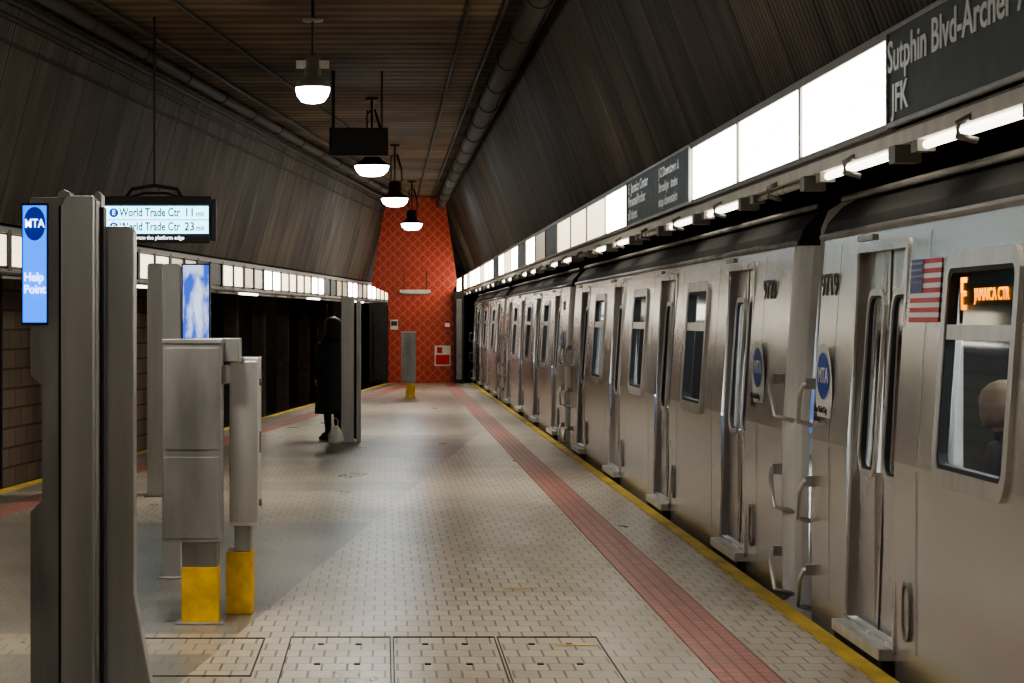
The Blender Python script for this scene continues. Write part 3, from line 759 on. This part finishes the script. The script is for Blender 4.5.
# ------------------------------------------------------------ pendant lamps
def lamp(x, y, zb, r=.2, first=False, watts=500):
    e = empty('pendant_lamp', (x, y, zb)); m = MB()
    m.loft([(0, 0, -.10, r * .35, r * .35), (0, 0, -.085, r * .65, r * .65), (0, 0, -.03, r * .9, r * .9), (0, 0, .03, r, r), (0, 0, .05, r, r)], LAMPE, 24)
    m.build('glass_bowl', e)
    m = MB()
    m.loft([(0, 0, .05, r * 1.05, r * 1.05), (0, 0, .07, r * 1.05, r * 1.05), (0, 0, .14, r * .6, r * .6), (0, 0, .17, r * .5, r * .5), (0, 0, .34, r * .48, r * .48), (0, 0, .37, r * .3, r * .3)], DARKM if not first else GREYP, 24)
    m.build('reflector', e)
    m = MB()
    top = 4.87 - zb
    m.tube([(0, 0, .36), (0, 0, top)], .016, DARKM, 8)
    zt = top
    m.loft([(0, 0, zt - .04, .09, .09), (0, 0, zt, .09, .09)], DARKM, 16)
    if first:
        m.box(-.16, .16, -.05, .05, .24, .31, WHITEP)
        m.loft([(0, 0, .69, .10, .10), (0, 0, .72, .10, .10)], GREYP, 16)
    else:
        for i in range(9):
            zc = .40 + i * .05
            m.tube([(-.07 - .01 * (i % 2), 0, zc), (-.07 + .01 * (i % 2), 0, zc + .05)], .012, DARKM, 6)
        m.tube([(-.07, 0, .80), (0, 0, .86)], .014, DARKM, 6)
        m.tube([(.04, 0, .86), (.12, 0, .60), (.13, 0, .38), (.05, 0, .3)], .018, DARKM, 8)
    m.build('hanger', e)
    ld = bpy.data.lights.new('lamp_light', 'SPOT'); ld.energy = watts; ld.spot_size = math.radians(155); ld.spot_blend = .8; ld.color = (1, .93, .82); ld.shadow_soft_size = r * .8
    lo = bpy.data.objects.new('lamp_light', ld); S.collection.objects.link(lo); lo.parent = e; lo.location = (0, 0, -.12)
lamp(-.70, 24.7, 3.85, .165, True)
lamp(-.19, 36.9, 3.83, .245)
lamp(.18, 46.8, 3.83, .24)
lamp(.62, 59.0, 3.83, .24, watts=470)
lamp(-1.15, 12.6, 3.85, .2, watts=430)  # out of view, continues the row, added to brighten kiosk and foreground
lamp(-1.6, 1.2, 3.85, .2, watts=430)  # also out of view, added to light the near end
b = empty('hanging_sign_back', (-.34, 33.0, 3.95)); m = MB()  # dark back of a hanging sign
m.box(-.38, .38, -.12, .12, -.18, .18, DARKM); m.box(-.35, .35, -.13, -.12, -.15, .15, BLACK)
m.build('box', b, bevel=.01)
m = MB(); m.tube([(-.33, 0, .16), (-.33, 0, .92)], .02, DARKM, 8); m.tube([(.30, 0, .16), (.30, 0, .92)], .012, DARKM, 8); m.build('hanger', b)

m = MB(); m.box(.39, 1.19, 66.55, 66.8, 2.36, 2.44, WHITEP); m.tube([(.45, 66.62, 2.35), (1.13, 66.62, 2.35)], .03, WHITEP, 8)
m.tube([(.5, 66.7, 2.44), (.5, 66.7, 2.95), (.5, 66.8, 2.95)], .012, DARKM, 6); m.tube([(1.08, 66.7, 2.44), (1.08, 66.7, 2.95), (1.08, 66.8, 2.95)], .012, DARKM, 6); m.build('wall_batten_light')
m = MB(); m.box(.14, .34, 66.77, 66.8, 1.40, 1.66, WHITEP); m.box(.16, .32, 66.765, 66.77, 1.5, 1.62, SIGNG); m.build('wall_notice')
m = MB(); m.box(1.55, 1.72, 66.77, 66.8, 1.42, 1.62, DRED); m.box(1.57, 1.70, 66.765, 66.77, 1.47, 1.57, WHT); m.build('wall_notice')
m = MB(); m.box(1.30, 1.72, 66.76, 66.8, .45, .98, WHITEP); m.box(1.33, 1.69, 66.755, 66.76, .48, .74, DRED); m.box(1.36, 1.50, 66.755, 66.76, .78, .94, DRED); m.build('wall_notice')

# ------------------------------------------------------------ floor hatches
HF = simple('hatch_frame', (.08, .068, .05), .5, .4, .3)
for i, (xa, xb) in enumerate(((-.49, .03), (.04, .57), (.58, 1.10))):
    m = MB(); w = .006
    m.box(xa, xb, 13.25, 13.27, 0, .004, HF); m.box(xa, xb, 11.35, 11.37, 0, .004, HF); m.box(xa, xa + w, 11.35, 13.27, 0, .004, HF); m.box(xb - w, xb, 11.35, 13.27, 0, .004, HF)
    for hx in (xa + .15, xb - .18): m.box(hx, hx + .03, 12.95, 12.99, 0, .005, HF); m.box(hx, hx + .03, 12.2, 12.24, 0, .005, HF)
    m.build('floor_hatch')
m = MB(); xa, xb = -1.35, -.62
m.box(xa, xb, 13.20, 13.22, 0, .004, HF); m.box(xa, xb, 11.8, 11.82, 0, .004, HF); m.box(xa, xa + .008, 11.8, 13.22, 0, .004, HF); m.box(xb - .008, xb, 11.8, 13.22, 0, .004, HF)
m.build('floor_hatch')
FY = simple('faded_yellow', (.62, .46, .18), .6)
for (xx, yy) in ((.85, 12.9), (.72, 15.6), (.70, 18.4), (.70, 21.8), (.72, 25.4)):
    m = MB(); m.add([(xx, yy, .003), (xx + .22, yy + .02, .003), (xx + .21, yy + .09, .003), (xx + .01, yy + .08, .003)], [(0, 1, 2, 3)], FY); m.build('floor_marking')

# ------------------------------------------------------------ world, camera
w = bpy.data.worlds.new('World'); S.world = w; w.use_nodes = True
w.node_tree.nodes['Background'].inputs[0].default_value = (.9, .82, .70, 1); w.node_tree.nodes['Background'].inputs[1].default_value = .05
cd = bpy.data.cameras.new('camera'); co = bpy.data.objects.new('camera', cd); S.collection.objects.link(co)
cd.sensor_width = 36; cd.lens = F / 1024 * 36; cd.shift_x = (512 - 385) / 1024; cd.shift_y = -(341.5 - 320) / 1024
cd.clip_end = 300; cd.clip_start = .1
co.location = (0, 0, CH); co.rotation_euler = (math.radians(90), 0, 0)
S.camera = co
